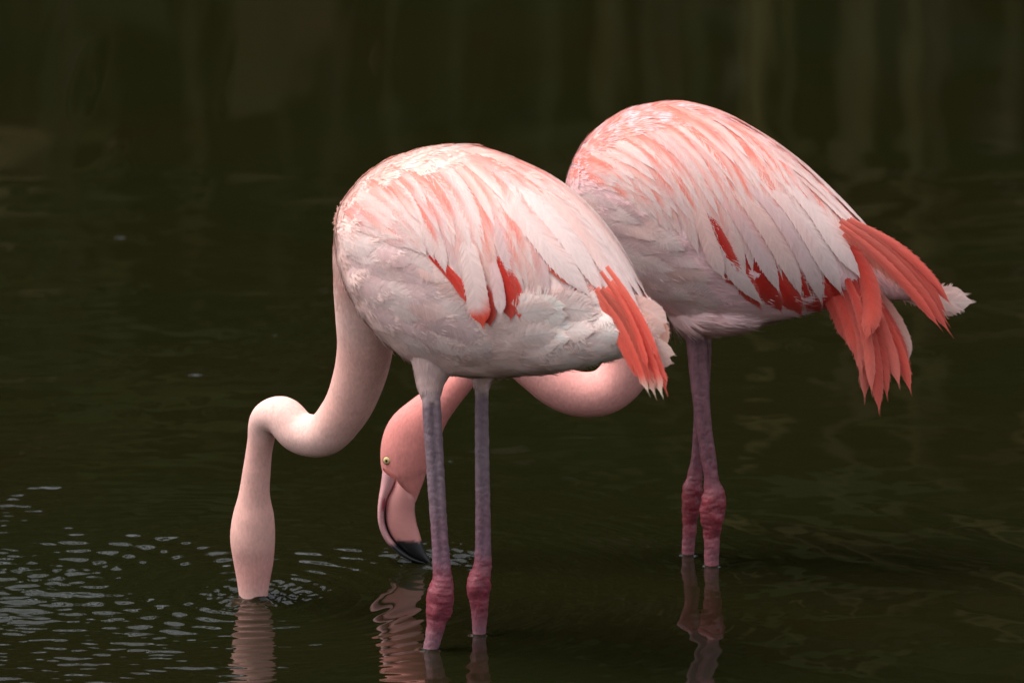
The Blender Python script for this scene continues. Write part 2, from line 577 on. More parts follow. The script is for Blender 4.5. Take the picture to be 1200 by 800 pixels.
# ------------------------------------------------------------------ flamingos
class Bird:
    def __init__(self, origin_px, yaw, label):
        a, b = G(*origin_px[0]), G(*origin_px[1])
        self.O = (a + b) / 2
        self.F = Vector((-math.cos(yaw), math.sin(yaw), 0))
        self.L = Vector((0, 0, 1)).cross(self.F)
        self.root = empty('flamingo', Vector((self.O.x, self.O.y, -0.30)))
        self.root['label'] = label
        self.root['category'] = 'flamingo'
        self.root['group'] = 'flamingos feeding in the pond'
        self.V, self.Fc, self.C, self.T, self.H, self.B = [], [], [], [], [], []
        self.nv = 0

    def M(self, px, py, w=0.0):
        """point seen at (px, py) on the upright plane w metres to the bird's left of its middle"""
        d = raydir(px, py)
        p0 = self.O + self.L * w
        return CAM + d * ((p0 - CAM).dot(self.L) / d.dot(self.L))

    def add(self, rings, cols, tans, hair, bare):
        """rings (n,m,3): closed loft with capped ends"""
        n, m = rings.shape[:2]
        c0, c1 = rings[0].mean(0), rings[-1].mean(0)
        V = np.r_[rings.reshape(-1, 3), [c0], [c1]]
        F = []
        for i in range(n - 1):
            for j in range(m):
                a, b = i * m + j, i * m + (j + 1) % m
                F.append((a, b, b + m, a + m))
        for j in range(m):
            F.append((n * m, (j + 1) % m, j, j))
            F.append((n * m + 1, (n - 1) * m + j, (n - 1) * m + (j + 1) % m, (n - 1) * m + j))
        F = [f if len(set(f)) == 4 else tuple(dict.fromkeys(f)) for f in F]
        rep = lambda A: np.r_[np.repeat(np.asarray(A, float), m, 0), [A[0]], [A[-1]]]
        self.V.append(V)
        self.Fc += [tuple(i + self.nv for i in f) for f in F]
        self.C.append(rep(cols)); self.T.append(rep(tans)); self.H.append(rep(hair)); self.B.append(rep(bare))
        self.nv += len(V)
        return V, F

    def torso(self, st, col, n=60, m=48, hair=0.016, w=0.0, expo=2.2):
        """st: (px, top, bottom, half_width)"""
        rows = []
        for px, t, b, hw in st:
            pt, pb = self.M(px, t, w), self.M(px, b, w)
            c = (pt + pb) / 2
            rows.append((c.x, c.y, c.z, (pt - pb).length / 2, hw))
        S = spline(rows, n)
        th = np.linspace(0, 2 * math.pi, m, endpoint=False)
        ex = 2 / expo
        ct = np.sign(np.cos(th)) * np.abs(np.cos(th)) ** ex
        sn = np.sign(np.sin(th)) * np.abs(np.sin(th)) ** ex
        L = np.array(self.L)
        rings = S[:, None, :3] + np.maximum(S[:, None, 4:5], 0.004) * ct[None, :, None] * L + \
            np.maximum(S[:, None, 3:4], 0.004) * sn[None, :, None] * np.array([0, 0, 1.0])
        tan = np.gradient(S[:, :3], axis=0)
        tan /= np.linalg.norm(tan, axis=1)[:, None]
        tan = tan + np.array([0, 0, -0.15])
        return self.add(rings, [col] * n, tan, [hair] * n, [0] * n)

    def tube(self, st, n=60, m=20, flip=False, thick=1.0, ref=None, groove=None, gz=0):
        """st: rows (point, radius_px, colour, hair, bare[, thickness ratio])"""
        rows = []
        for s in st:
            p, rp, col, hair, bare = s[:5]
            tk = s[5] if len(s) > 5 else thick
            rows.append((*p, rp * DIST / FPX, tk, *col, hair, bare))
        S = spline(rows, n)
        P = S[:, :3]
        tan = np.gradient(P, axis=0)
        tan /= np.linalg.norm(tan, axis=1)[:, None]
        ref = np.array(ref if ref is not None else self.L)       # out-of-plane direction
        side = np.cross(tan, ref)
        side /= np.linalg.norm(side, axis=1)[:, None]
        out = np.cross(side, tan)
        th = np.linspace(0, 2 * math.pi, m, endpoint=False)
        rad = np.repeat(S[:, 3:4], m, 1)
        if groove is not None:
            on = np.clip((P[:, 2] - gz) / 0.03, 0, 1)[:, None]
            da = (th[None] - groove + math.pi) % (2 * math.pi) - math.pi
            rad = rad * (1 + on * (0.07 - 0.45 * np.exp(-(da / 0.36) ** 2)))
        rings = P[:, None] + rad[:, :, None] * (np.cos(th)[None, :, None] * side[:, None]
                + np.sin(th)[None, :, None] * out[:, None] * S[:, None, 4:5])
        fl = -tan if flip else tan
        return self.add(rings, np.clip(S[:, 5:8], 0, 1), fl, np.clip(S[:, 8], 0, 1), np.clip(S[:, 9], 0, 1))

    def finish(self, voxel, lump_seed, back=(0.5, 0.5, 0.5), blush=0.0):
        V = np.concatenate(self.V); C = np.concatenate(self.C); T = np.concatenate(self.T)
        H = np.concatenate(self.H); B = np.concatenate(self.B)
        me = bpy.data.meshes.new('rough')
        me.from_pydata(V.tolist(), [], self.Fc)
        bm = bmesh.new(); bm.from_mesh(me)
        bmesh.ops.recalc_face_normals(bm, faces=bm.faces)
        bm.to_mesh(me); bm.free()
        ob = bpy.data.objects.new('rough', me)
        COL.objects.link(ob)
        md = ob.modifiers.new('r', 'REMESH')
        md.mode = 'VOXEL'; md.voxel_size = voxel; md.use_smooth_shade = True
        dg = bpy.context.evaluated_depsgraph_get()
        me2 = bpy.data.meshes.new_from_object(ob.evaluated_get(dg), depsgraph=dg)
        bpy.data.objects.remove(ob); bpy.data.meshes.remove(me)
        nv = len(me2.vertices)
        co = np.empty(nv * 3, np.float32); me2.vertices.foreach_get('co', co); co = co.reshape(-1, 3).astype(float)
        kd = KDTree(len(V))
        for i, v in enumerate(V):
            kd.insert(v, i)
        kd.balance()
        kn = 6
        idx = np.zeros((nv, kn), int); ds = np.zeros((nv, kn))
        for i in range(nv):
            for j, (_, k, d) in enumerate(kd.find_n(co[i], kn)):
                idx[i, j] = k; ds[i, j] = d
        wt = 1 / (ds + 0.004) ** 2
        wt /= wt.sum(1)[:, None]
        avg = lambda A: (A[idx] * (wt[..., None] if A.ndim == 2 else wt)).sum(1)
        col, tan, hair, bare = avg(C), avg(T), avg(H), avg(B)
        # smooth: feathered body a lot, bare legs little
        e = np.empty(len(me2.edges) * 2, np.int32); me2.edges.foreach_get('vertices', e); e = e.reshape(-1, 2)
        deg = np.bincount(e.ravel(), minlength=nv)[:, None]
        def lap(A, it, w):
            for _ in range(it):
                s_ = np.zeros_like(A)
                for c in range(A.shape[1]):
                    s_[:, c] = np.bincount(e[:, 0], A[e[:, 1], c], nv) + np.bincount(e[:, 1], A[e[:, 0], c], nv)
                A = A + w * (s_ / deg - A)
            return A
        wts = np.where(bare > 0.5, 0.10, np.clip(hair / 0.010, 0.35, 1.0))[:, None] * 0.6
        co = lap(co, 14, wts)
        col = lap(col, 10, 0.5); tan = lap(tan, 25, 0.5)
        me2.vertices.foreach_set('co', co.astype(np.float32).ravel()); me2.update()
        nrm = np.empty(nv * 3, np.float32); me2.vertices.foreach_get('normal', nrm); nrm = nrm.reshape(-1, 3)
        # soft lumps where feather tracts bunch
        lump = Waves(24, 9, 26, lump_seed)(co * np.array([1, 1, 1.5])) * 0.0005 * np.clip(hair / 0.016, 0, 1) * (hair > 0.009)
        wv = Waves(24, 40, 120, lump_seed + 1)(co * np.array([0.9, 0.9, 1.3]))
        wr = (wv * 0.00013 + np.sin(co[:, 2] * 2 * math.pi / 0.0085 + wv * 1.2) * 0.00008) * (bare > 0.5)
        knob = np.clip((col[:, 0] / (col[:, 1] + 1e-4) - 3) / 5, 0, 1) * (bare > 0.5)
        wr = wr + knob * (Waves(24, 28, 60, lump_seed + 3)(co) * 0.0007 + Waves(24, 70, 150, lump_seed + 4)(co * np.array([0.5, 0.5, 1.6])) * 0.00028)
        col = np.where((bare > 0.5)[:, None], col * np.clip(1 + 0.09 * wv, 0.6, 1.5)[:, None], col)
        co = co + nrm * (lump + wr)[:, None]
        me2.vertices.foreach_set('co', co.astype(np.float32).ravel()); me2.update()
        me2.vertices.foreach_get('normal', nrm.ravel())
        # the back and shoulders are pinker than the breast, in uneven streaks
        k = np.clip((nrm[:, 2] - 0.15) / 0.5, 0, 1) * (hair > 0.0095) * blush
        k = k * np.clip(0.75 + 0.45 * Waves(24, 25, 90, lump_seed + 7)(co), 0, 1.2)
        col = col + (np.array(back) - col) * np.clip(k, 0, 1)[:, None]
        self.co, self.nrm = co, nrm.astype(float)
        self.col, self.tan, self.hair, self.bare = col, tan, hair, bare
        for a in list(me2.color_attributes):
            me2.color_attributes.remove(a)
        set_col(me2, col)
        set_val(me2, np.clip(bare, 0, 1), 'bare')
        me2.name = 'body'
        me2.polygons.foreach_set('use_smooth', np.ones(len(me2.polygons), bool))
        self.body = link('body', me2, M_SKIN, self.root)
        self.bm = me2

    def down(self, n, seed, under=None):
        """short contour feathers and down: thin tapering barbs lying along the flow"""
        r = np.random.default_rng(seed)
        me = self.bm
        me.calc_loop_triangles()
        t = np.empty(len(me.loop_triangles) * 3, np.int32); me.loop_triangles.foreach_get('vertices', t); t = t.reshape(-1, 3)
        A, Bv, Cv = (self.co[t[:, i]] for i in range(3))
        area = np.linalg.norm(np.cross(Bv - A, Cv - A), axis=1) / 2
        hl = self.hair[t].mean(1); br = self.bare[t].mean(1); zz = self.co[t][:, :, 2].mean(1)
        w = area * np.clip((hl - 0.0072) / 0.0045, 0, 1) ** 1.5 * (br < 0.35) * (zz > -0.004) * (0.016 / np.clip(hl, 0.006, 0.03)) ** 0.8
        if under is not None:
            # none where the folded wings lie: same outline on either side of the bird
            c = self.co[t].mean(1)
            O, L = np.array(self.O), np.array(self.L)
            lw = (c - O) @ L
            c = c - np.where(lw < 0, 2 * lw, 0)[:, None] * L - np.array(CAM)
            dz = c @ np.array(FWD)
            px = 600 + FPX * (c @ np.array(RIGHT)) / dz; py = 400 - FPX * (c @ np.array(UP)) / dz
            ins = np.zeros(len(px), bool)
            for (x0, y0), (x1, y1) in zip(under, under[1:] + under[:1]):
                if y0 != y1:
                    ins ^= ((y0 > py) != (y1 > py)) & (px < (x1 - x0) * (py - y0) / (y1 - y0) + x0)
            w = w * ~ins
        f = r.choice(len(t), n, p=w / w.sum())
        u, v = r.uniform(size=n), r.uniform(size=n)
        fl = u + v > 1
        u[fl], v[fl] = 1 - u[fl], 1 - v[fl]
        bw = np.stack([1 - u - v, u, v], 1)
        ip = lambda X: (X[t[f]] * (bw[..., None] if X.ndim == 2 else bw)).sum(1)
        p, nn, cc, tt, hh = ip(self.co), ip(self.nrm), ip(self.col), ip(self.tan), ip(self.hair)
        nn /= np.linalg.norm(nn, axis=1)[:, None]
        sw = Waves(20, 12, 40, seed + 5); sw2 = Waves(20, 60, 140, seed + 6)
        d = tt - nn * (tt * nn).sum(1)[:, None]
        d /= np.linalg.norm(d, axis=1)[:, None] + 1e-9
        side = np.cross(nn, d)
        ang = 0.16 * sw(p) + 0.06 * sw2(p) + r.normal(size=n) * 0.10
        d = d * np.cos(ang)[:, None] + side * np.sin(ang)[:, None]
        side = np.cross(nn, d)
        L = hh * r.uniform(0.6, 1.25, n)
        wd = np.clip(0.00055 + hh * 0.022, 0, 0.0012) * r.uniform(0.6, 1.2, n)
        lift = L * (0.035 + 0.008 * sw2(p * 0.7) + r.uniform(0, 0.03, n))
        lift *= np.where(hh < 0.009, 0.35, 1.0)
        stray = (r.uniform(size=n) < 0.03) & (hh > 0.009) & (nn[:, 2] < -0.25)
        lift = np.where(stray, L * r.uniform(0.10, 0.26, n), lift)
        wd = np.where(hh < 0.009, wd * 2.1, wd)
        tone = np.clip(1 + 0.03 * sw(p * 1.7) + (0.02 + 0.015 * (hh < 0.009)) * sw2(p) + r.normal(size=n) * (0.035 - 0.005 * (hh < 0.009)), 0.7, 1.15)
        cc = np.clip(cc * tone[:, None], 0, 0.95)
        ts = np.array([0, 0.35, 0.7, 1.0]); ws = np.array([0.8, 1.0, 0.75, 0.1]); hs = np.array([-0.03, 0.5, 0.9, 1.0])
        VV = np.empty((n, 4, 2, 3))
        for k in range(4):
            c = p + d * (L * ts[k])[:, None] + nn * (lift * hs[k])[:, None]
            VV[:, k, 0] = c - side * (wd * ws[k])[:, None]
            VV[:, k, 1] = c + side * (wd * ws[k])[:, None]
        base = (np.arange(n) * 8)[:, None]
        F = np.concatenate([base + np.array([[2*k, 2*k+1, 2*k+3, 2*k+2]]) for k in range(3)], 0)
        m = np_mesh('down', VV.reshape(-1, 3), F)
        set_col(m, np.repeat(cc, 8, 0))
        o = link('down', m, M_DOWN, self.root)
        o['kind'] = 'stuff'

    def wing_form(self, parts):
        V = []; F = []; b = 0
        for v, f in parts:
            V += [Vector(x) for x in v]
            F += [tuple(i + b for i in ff) for ff in f]
            b = len(V)
        self.bvh = BVHTree.FromPolygons(V, F)
        self.inside = sum((Vector(v.mean(0)) for v, _ in parts[:1]), Vector())

    def mirror(self, P):
        O, L = np.array(self.O), np.array(self.L)
        w = (P - O) @ L
        return P - 2 * w[:, None] * L

    def feather(self, parent, curve, width, colfn, off=(0.002, 0.006), plane=None, twist=0.0, nL=10, nW=6,
                tip=0.28, base=0.5, mirror_to=None, name='feather', camber=0.05, nb_=46, loose=0.13, bvh=None):
        """curve: photo points quill to tip; laid on the body (plane None) or in upright planes w"""
        r = random
        bv = bvh or self.bvh
        C2 = spline(np.c_[np.array(curve, float), np.zeros(len(curve))], nL + 1)[:, :2]
        cs, ns = [], []
        last = None
        for i, (px, py) in enumerate(C2):
            s = i / nL
            if plane is None:
                d = raydir(px, py).normalized()
                h, nrm, *_ = bv.ray_cast(CAM, d)
                if h is None:
                    q = self.M(px, py, 0.02) if last is None else CAM + d * (last - CAM).dot(d)
                    h, nrm, *_ = bv.find_nearest(q)
                if nrm.dot(d) > 0 and nrm.dot(h - self.inside) < 0:
                    nrm = -nrm
                if nrm.dot(h - self.inside) < 0:
                    nrm = -nrm
                last = h
            else:
                wv = plane[0] + (plane[1] - plane[0]) * s
                h = self.M(px, py, wv); nrm = self.L * 1.0
            cs.append(np.array(h)); ns.append(np.array(nrm))
        cs, ns = np.array(cs), np.array(ns)
        for _ in range(4):
            ns[1:-1] = (ns[:-2] + ns[1:-1] * 2 + ns[2:]) / 4
            if plane is None:
                cs[1:-1] = (cs[:-2] + cs[1:-1] * 2 + cs[2:]) / 4
        ns /= np.linalg.norm(ns, axis=1)[:, None]
        tn = np.gradient(cs, axis=0); tn /= np.linalg.norm(tn, axis=1)[:, None]
        sd = np.cross(ns, tn); sd /= np.linalg.norm(sd, axis=1)[:, None]
        ns = np.cross(tn, sd)
        hwm = width * DIST / FPX / 2
        seg = np.r_[0, np.cumsum(np.linalg.norm(np.diff(cs, axis=0), axis=1))]
        rnd = r.random()
        V = np.zeros((nL + 1, nW + 1, 3)); fs = np.zeros((nL + 1, nW + 1)); fv = fs.copy(); fe = fs.copy()
        col = np.zeros((nL + 1, nW + 1, 3))
        wob = r.uniform(-1, 1) * 0.06
        for i in range(nL + 1):
            s = i / nL
            pr = base + (1 - base) * min(1, s / 0.45) ** 0.8
            if s > 1 - tip:
                q = (s - (1 - tip)) / tip
                pr *= max(0, 1 - q ** 2.5) * 0.95 + 0.05
            hw = hwm * pr
            o = off[0] + (off[1] - off[0]) * s
            for j in range(nW + 1):
                v = -1 + 2 * j / nW
                p = cs[i] + sd[i] * (v + wob * math.sin(s * 5)) * hw
                if plane is None and 0 < i:
                    h, nrm, *_ = bv.find_nearest(Vector(p))
                    if h is not None and (Vector(p) - h).length < 0.03:
                        p = 0.25 * p + 0.75 * np.array(h)
                p = p + ns[i] * (o + camber * hw * (1 - v * v) + twist * v * hw)
                V[i, j] = p
                fs[i, j] = seg[i]; fv[i, j] = v
                fe[i, j] = min(1 - abs(v), (1 - s) / tip * 1.0)
                col[i, j] = colfn(s, v, rnd)
        idx = np.arange((nL + 1) * (nW + 1)).reshape(nL + 1, nW + 1)
        F = np.stack([idx[:-1, :-1], idx[:-1, 1:], idx[1:, 1:], idx[1:, :-1]], -1).reshape(-1, 4)
        # separate barbs along the quill; their loose ends make the soft edge
        sv = np.array([r.random() for _ in range(nb_ * 2 * 5)]).reshape(nb_ * 2, 5)
        s0 = (np.tile(np.arange(nb_), 2) + sv[:, 0]) / nb_ * 0.97
        sgn = np.repeat([-1.0, 1.0], nb_)
        reach = 1.0 + loose * (sv[:, 1] - 0.35)
        ds = 0.10 + 0.07 * sv[:, 2]
        def smp(A, s_, v_):
            fi = np.clip(s_, 0, 1) * nL; i0 = np.clip(fi.astype(int), 0, nL - 1); a_ = fi - i0
            fj = (v_ + 1) / 2 * nW; j0 = np.clip(np.floor(fj).astype(int), 0, nW - 1); b_ = fj - j0
            if A.ndim == 3: a_ = a_[:, None]; b_ = b_[:, None]
            return (A[i0, j0] * (1 - a_) * (1 - b_) + A[i0 + 1, j0] * a_ * (1 - b_) + A[i0, j0 + 1] * (1 - a_) * b_ + A[i0 + 1, j0 + 1] * a_ * b_)
        bw = 0.62 / nb_
        VB = np.zeros((nb_ * 2, 3, 2, 3)); CB = VB.copy(); SB = np.zeros((nb_ * 2, 3, 2)); VVv = SB.copy()
        for k, (f, wk) in enumerate(((0.12, 1.0), (0.6, 0.9), (1.0, 0.25))):
            sk = s0 + ds * f ** 1.3; vk = sgn * reach * f
            nrm_k = smp(np.repeat(ns[:, None], nW + 1, 1), sk, np.clip(vk, -1, 1))
            over = np.clip(sk - 1, 0, None)[:, None] * seg[-1] * tn[-1]
            for q, e in enumerate((-1, 1)):
                VB[:, k, q] = smp(V, sk + e * bw * wk, vk) + nrm_k * (0.0002 + 0.0004 * sv[:, 3:4] * f) + over
                CB[:, k, q] = smp(col, sk, np.clip(vk, -1, 1)) * (0.94 + 0.10 * sv[:, 4:5])
                SB[:, k, q] = smp(fs, sk, np.clip(vk, -1, 1)); VVv[:, k, q] = vk
        off0 = (nL + 1) * (nW + 1)
        bi = off0 + (np.arange(nb_ * 2) * 6)[:, None]
        F = np.r_[F, bi + np.array([[0, 1, 3, 2]]), bi + np.array([[2, 3, 5, 4]])]
        # the webbed sheet itself stops short of the loose ends
        mid = V[:, nW // 2:nW // 2 + 1]
        V = mid + (V - mid) * 0.93
        V = np.r_[V.reshape(-1, 3), VB.reshape(-1, 3)]; col = np.r_[col.reshape(-1, 3), CB.reshape(-1, 3)]
        fs = np.r_[fs.ravel(), SB.ravel()]; fv = np.r_[fv.ravel(), VVv.ravel()]
        def build(P, par):
            me = np_mesh(name, P, F)
            set_col(me, np.clip(col.reshape(-1, 3), 0, 0.95))
            set_val(me, fs.ravel(), 'fs'); set_val(me, fv.ravel(), 'fv')
            set_val(me, np.full(fs.size, rnd), 'fr')
            return link(name, me, M_FEATHER, par)
        build(V.reshape(-1, 3), parent)
        if mirror_to:
            build(self.mirror(V.reshape(-1, 3)), mirror_to)


def mixc(a, b, t):
    t = min(1, max(0, t))
    return tuple(x + (y - x) * t for x, y in zip(a, b))


def sstep(a, b, x):
    t = min(1, max(0, (x - a) / (b - a)))
    return t * t * (3 - 2 * t)


WHITE = lin(240, 219, 214)
PALE = lin(238, 203, 195)
LILAC = lin(226, 194, 194)
BLUSH = lin(240, 192, 180)
SALMON = lin(240, 142, 126)
CORAL = lin(236, 92, 76)
RED = lin(216, 48, 40)


def covert_col(strength, tip_white=0.7, blush=0.0):
    """pale vane with a salmon streak running from the quill base"""
    def make():
        k = random.random()
        st = strength * (random.choice((0.25, 0.35, 0.6, 1.0, 1.35)) + 0.1 * random.random())
        side = random.choice((-0.8, -0.5, 0.5, 0.8))
        pale = mixc(PALE, BLUSH, random.random() * 0.6 * min(1, strength * 1.5))
        pale = mixc(pale, random.choice((WHITE, LILAC, WHITE, pale)), 0.7)
        pale = mixc(pale, BLUSH, blush)
        def f(s, v, rnd):
            a = math.exp(-((v - side) / 0.5) ** 2) * (1 - sstep(0.5, 0.95, s))
            a = max(a, 0.8 * (1 - sstep(0.15, 0.6, s)))
            c = mixc(pale, SALMON, a * st)
            return mixc(c, WHITE, tip_white * sstep(0.55, 1.0, s) * (1 - a * st))
        return f
    return make


def flight_col(c0, c1, tip=None):
    edge = mixc(c1, lin(244, 178, 164), 0.6)
    def make():
        k = 0.85 + 0.3 * random.random()
        def f(s, v, rnd):
            c = mixc(c0, c1, s)
            c = mixc(c, edge, 0.32 * abs(v) ** 2.2 + 0.18 * sstep(0.7, 1, s))
            if tip:
                c = mixc(c, tip, sstep(0.86, 1.0, s))
            return tuple(min(0.95, x * k) for x in c)
        return f
    return make


def wing_rows(bird, wing, far, guides, rows, n_across, frac, widths, colmaker, twist, off=(0.001, 0.0038), tip=0.45, loose=0.13,
              bvh=None, name='feather', minlen=28):
    """feathers in overlapping rows along guide curves that drape from the back down over the wing"""
    g = np.array([spline(np.c_[np.array(q, float), np.zeros(len(q))], 101)[:, :2] for q in guides])
    K = len(g) - 1
    arc = [np.linalg.norm(np.diff(q, axis=0), axis=1).sum() for q in g]
    def at(s, t):
        s = min(max(s, 0), 1); t = min(max(t, 0), 1) * K
        i = min(int(t), K - 1); ft = t - i
        f = s * 100; a = min(int(f), 99); fa = f - a
        p0 = g[i, a] * (1 - fa) + g[i, a + 1] * fa
        p1 = g[i + 1, a] * (1 - fa) + g[i + 1, a + 1] * fa
        return p0 * (1 - ft) + p1 * ft
    for ri, s0 in enumerate(rows[::-1]):
        for k in range(n_across):
            t = (k + 0.5 * (ri % 2) + random.uniform(-0.2, 0.2)) / max(1, n_across - 0.5)
            t = min(max(t, 0), 1)
            i = min(int(t * K), K - 1)
            ln = max(frac * random.uniform(0.82, 1.18), minlen / arc[i])
            ss = max(0, s0 + random.uniform(-0.035, 0.035))
            e = min(1.0, ss + ln)
            dt = random.uniform(-0.018, 0.018)
            curve = [at(ss + (e - ss) * q, t + dt * q) for q in (0, 0.33, 0.66, 1)]
            wd = (widths[0] + (widths[1] - widths[0]) * min(1, s0 * 0.6 + t * 0.5)) * random.uniform(0.8, 1.2)
            bird.feather(wing, curve, wd, colmaker(s0, t)(), off=(off[0], off[1] * random.uniform(0.8, 1.25)), twist=twist + random.uniform(-0.08, 0.08),
                         mirror_to=far, tip=tip, loose=loose, bvh=bvh, name=name)


# ============================================================ near bird
A = Bird(((504, 762), (562, 744)), math.radians(33),
         'pale pink flamingo with its head dipped under the water')
bodyA = lin(247, 215, 207)
neckA0, neckA1 = lin(230, 184, 173), lin(225, 170, 158)
torsoA = A.torso([(408, 240, 296, 0.030), (424, 216, 330, 0.062), (450, 192, 378, 0.086), (490, 175, 418, 0.103),
                  (540, 172, 437, 0.110), (590, 188, 440, 0.108), (640, 215, 436, 0.098), (685, 258, 428, 0.078),
                  (720, 308, 420, 0.054), (748, 358, 414, 0.030), (765, 388, 410, 0.012)], bodyA)
flankA = A.torso([(575, 380, 430, 0.030), (615, 360, 434, 0.044), (660, 350, 432, 0.046), (700, 350, 422, 0.038),
                  (730, 364, 408, 0.022), (745, 378, 396, 0.010)], lin(244, 214, 208), n=40, m=32, hair=0.034, w=0.027, expo=2.0)
A.torso([(575, 380, 430, 0.030), (615, 360, 434, 0.044), (660, 350, 432, 0.046), (700, 350, 422, 0.038),
         (730, 364, 408, 0.022), (745, 378, 396, 0.010)], lin(244, 214, 208), n=40, m=32, hair=0.034, w=-0.027, expo=2.0)
yH = HEAD_C.y
def nk(px, py, y, r, c, h=0.007):
    return (W(px, py, y), r, c, h, 0)
y0 = A.M(440, 280).y
dy = yH - y0
A.tube([nk(470, 262, y0 - 0.02, 62, bodyA, 0.014), nk(446, 282, y0, 54, bodyA, 0.012), nk(430, 330, y0 + dy*.10, 40, neckA0, 0.010),
        nk(428, 370, y0 + dy*.18, 35.5, neckA0), nk(428, 405, y0 + dy*.25, 33.5, neckA1), nk(420, 445, y0 + dy*.34, 31, neckA1),
        nk(402, 485, y0 + dy*.44, 28, neckA1), nk(376, 510, y0 + dy*.54, 26, neckA0), nk(350, 506, y0 + dy*.64, 25, neckA0),
        nk(330, 487, y0 + dy*.72, 24, neckA0), nk(313, 490, y0 + dy*.80, 20, neckA0), nk(305, 520, y0 + dy*.86, 16, neckA1),
        nk(301, 550, y0 + dy*.90, 16.8, neckA1, 0.006), nk(298, 580, y0 + dy*.93, 19, neckA1, 0.005), nk(297, 605, y0 + dy*.96, 25, neckA1, 0.004),
        nk(296, 630, y0 + dy*.98, 27, neckA1, 0.004), nk(297, 655, y0 + dy, 24.5, lin(220, 158, 148), 0.004), nk(297, 680, y0 + dy, 20, lin(216, 156, 146), 0.003),
        nk(297, 700, y0 + dy, 17, lin(222, 170, 160), 0.002), nk(296, 730, y0 + dy, 14, lin(215, 165, 160), 0), nk(300, 765, y0 + dy, 11, lin(210, 165, 160), 0),
        nk(312, 790, y0 + dy, 6, lin(40, 35, 35), 0), nk(330, 800, y0 + dy, 3, lin(30, 28, 28), 0)], n=130, m=24, flip=True, thick=1.0)

SHANK = lin(118, 96, 104); SHANK2 = lin(112, 70, 84); KNEE = lin(120, 26, 42); TARS = lin(128, 80, 90); THIGH = lin(230, 196, 190)


def leg(bird, thigh, shin, joint, y, ythigh, groove=None, dark=(1, 1, 1)):
    SH, SH2, KN, TA = (tuple(x * d for x, d in zip(c, dark)) for c in (SHANK, SHANK2, KNEE, TARS))  # far bird's tint: pinker mauve, with its shade put into the colour
    n = len(thigh)
    st = []
    for i, (px, py, r) in enumerate(thigh):
        st.append((W(px, py, ythigh + (y - ythigh) * i / (n - 1)), r, THIGH, 0.011 if i < n - 1 else 0.004, 0 if i < n - 1 else 0.2))
    bird.tube(st, n=30, m=24)
    k = len(shin)
    st = []
    for i, (px, py, r) in enumerate(shin):
        t = py - joint
        if t < -34: c = mixc(SH, SH2, sstep(-140, -40, t))
        elif t < -14: c = mixc(SH2, KN, sstep(-34, -16, t))
        elif t < 26: c = KN
        else: c = mixc(KN, TA, sstep(26, 52, t))
        st.append((W(px, py, y), r, c, 0, 1, 1.0))
    p = st[-1][0]
    bird_dir = bird.F
    st.append((Vector((p.x, p.y, -0.16)), 7.5, TARS, 0, 1, 1.0))
    st.append((Vector((p.x, p.y, -0.285)), 7.5, TARS, 0, 1, 1.0))
    bird.tube(st, n=170, m=40, ref=bird.L, groove=groove, gz=W(*shin[0][:2], y).z + (W(shin[0][0], joint - 22, y).z - W(*shin[0][:2], y).z))
    # webbed foot resting on the mud
    f = Vector((p.x, p.y, -0.288)) - bird_dir * 0.012
    for a in (-0.42, 0.0, 0.42):
        d = Matrix.Rotation(a, 3, 'Z') @ bird_dir
        bird.tube([(f, 7, TARS, 0, 1), (f + d * 0.05 + Vector((0, 0, -0.002)), 6, TARS, 0, 1), (f + d * 0.085 + Vector((0, 0, -0.006)), 3, TARS, 0, 1)],
                  n=12, m=10, ref=(0, 0, 1.0))
    V = []
    web = [f, f + (Matrix.Rotation(-0.42, 3, 'Z') @ bird_dir) * 0.07, f + bird_dir * 0.072, f + (Matrix.Rotation(0.42, 3, 'Z') @ bird_dir) * 0.07]
    c = sum(web, Vector()) / 4
    r1 = np.array([np.array(q + Vector((0, 0, 0.002))) for q in web]); r2 = r1 - np.array([0, 0, 0.007])
    bird.add(np.array([r1, r2]), [TARS] * 2, [np.array(bird_dir)] * 2, [0, 0], [1, 1])


yn, yf = LEGS_C[0].y, LEGS_C[1].y
leg(A, [(516, 385, 46), (509, 420, 30), (505, 443, 19.5), (504.5, 458, 14), (505, 472, 9.5)],
    [(505, 455, 9.5), (506, 480, 10.3), (509, 530, 10), (512, 580, 9.6), (515, 625, 9.2), (517, 655, 10), (518.5, 676, 12), (517, 692, 16.3),
     (515, 708, 15.6), (511.5, 730, 11.6), (508, 746, 10), (504.5, 761, 9), (502, 775, 8.5)], 696, yn, yn + 0.015, groove=2.35)
leg(A, [(573, 398, 36), (568, 425, 22), (565, 444, 13), (564.5, 460, 7.5)],
    [(564.5, 448, 7.5), (564.5, 480, 7.5), (565, 540, 8), (566, 610, 8.5), (566, 645, 9.3), (565.5, 663, 11), (561, 684, 14.6),
     (561.5, 699, 12.8), (562, 721, 9.5), (561.5, 743, 8), (562, 760, 7.5)], 684, yf, yf + 0.005, groove=2.35)
A.finish(0.0019, 21, lin(242, 184, 168), 0.55)
A.down(70000, 31, [(412, 252), (482, 288), (540, 333), (575, 362), (612, 360), (662, 346), (738, 354), (700, 302), (650, 250), (600, 218), (560, 202), (525, 197), (490, 203), (458, 213), (432, 228)])
A.wing_form([torsoA])

wingA = empty('wing', A.M(430, 240, 0.06), A.root)
wingA2 = empty('wing', A.M(430, 240, -0.06), A.root)
tailA = empty('tail', A.M(740, 380), A.root)
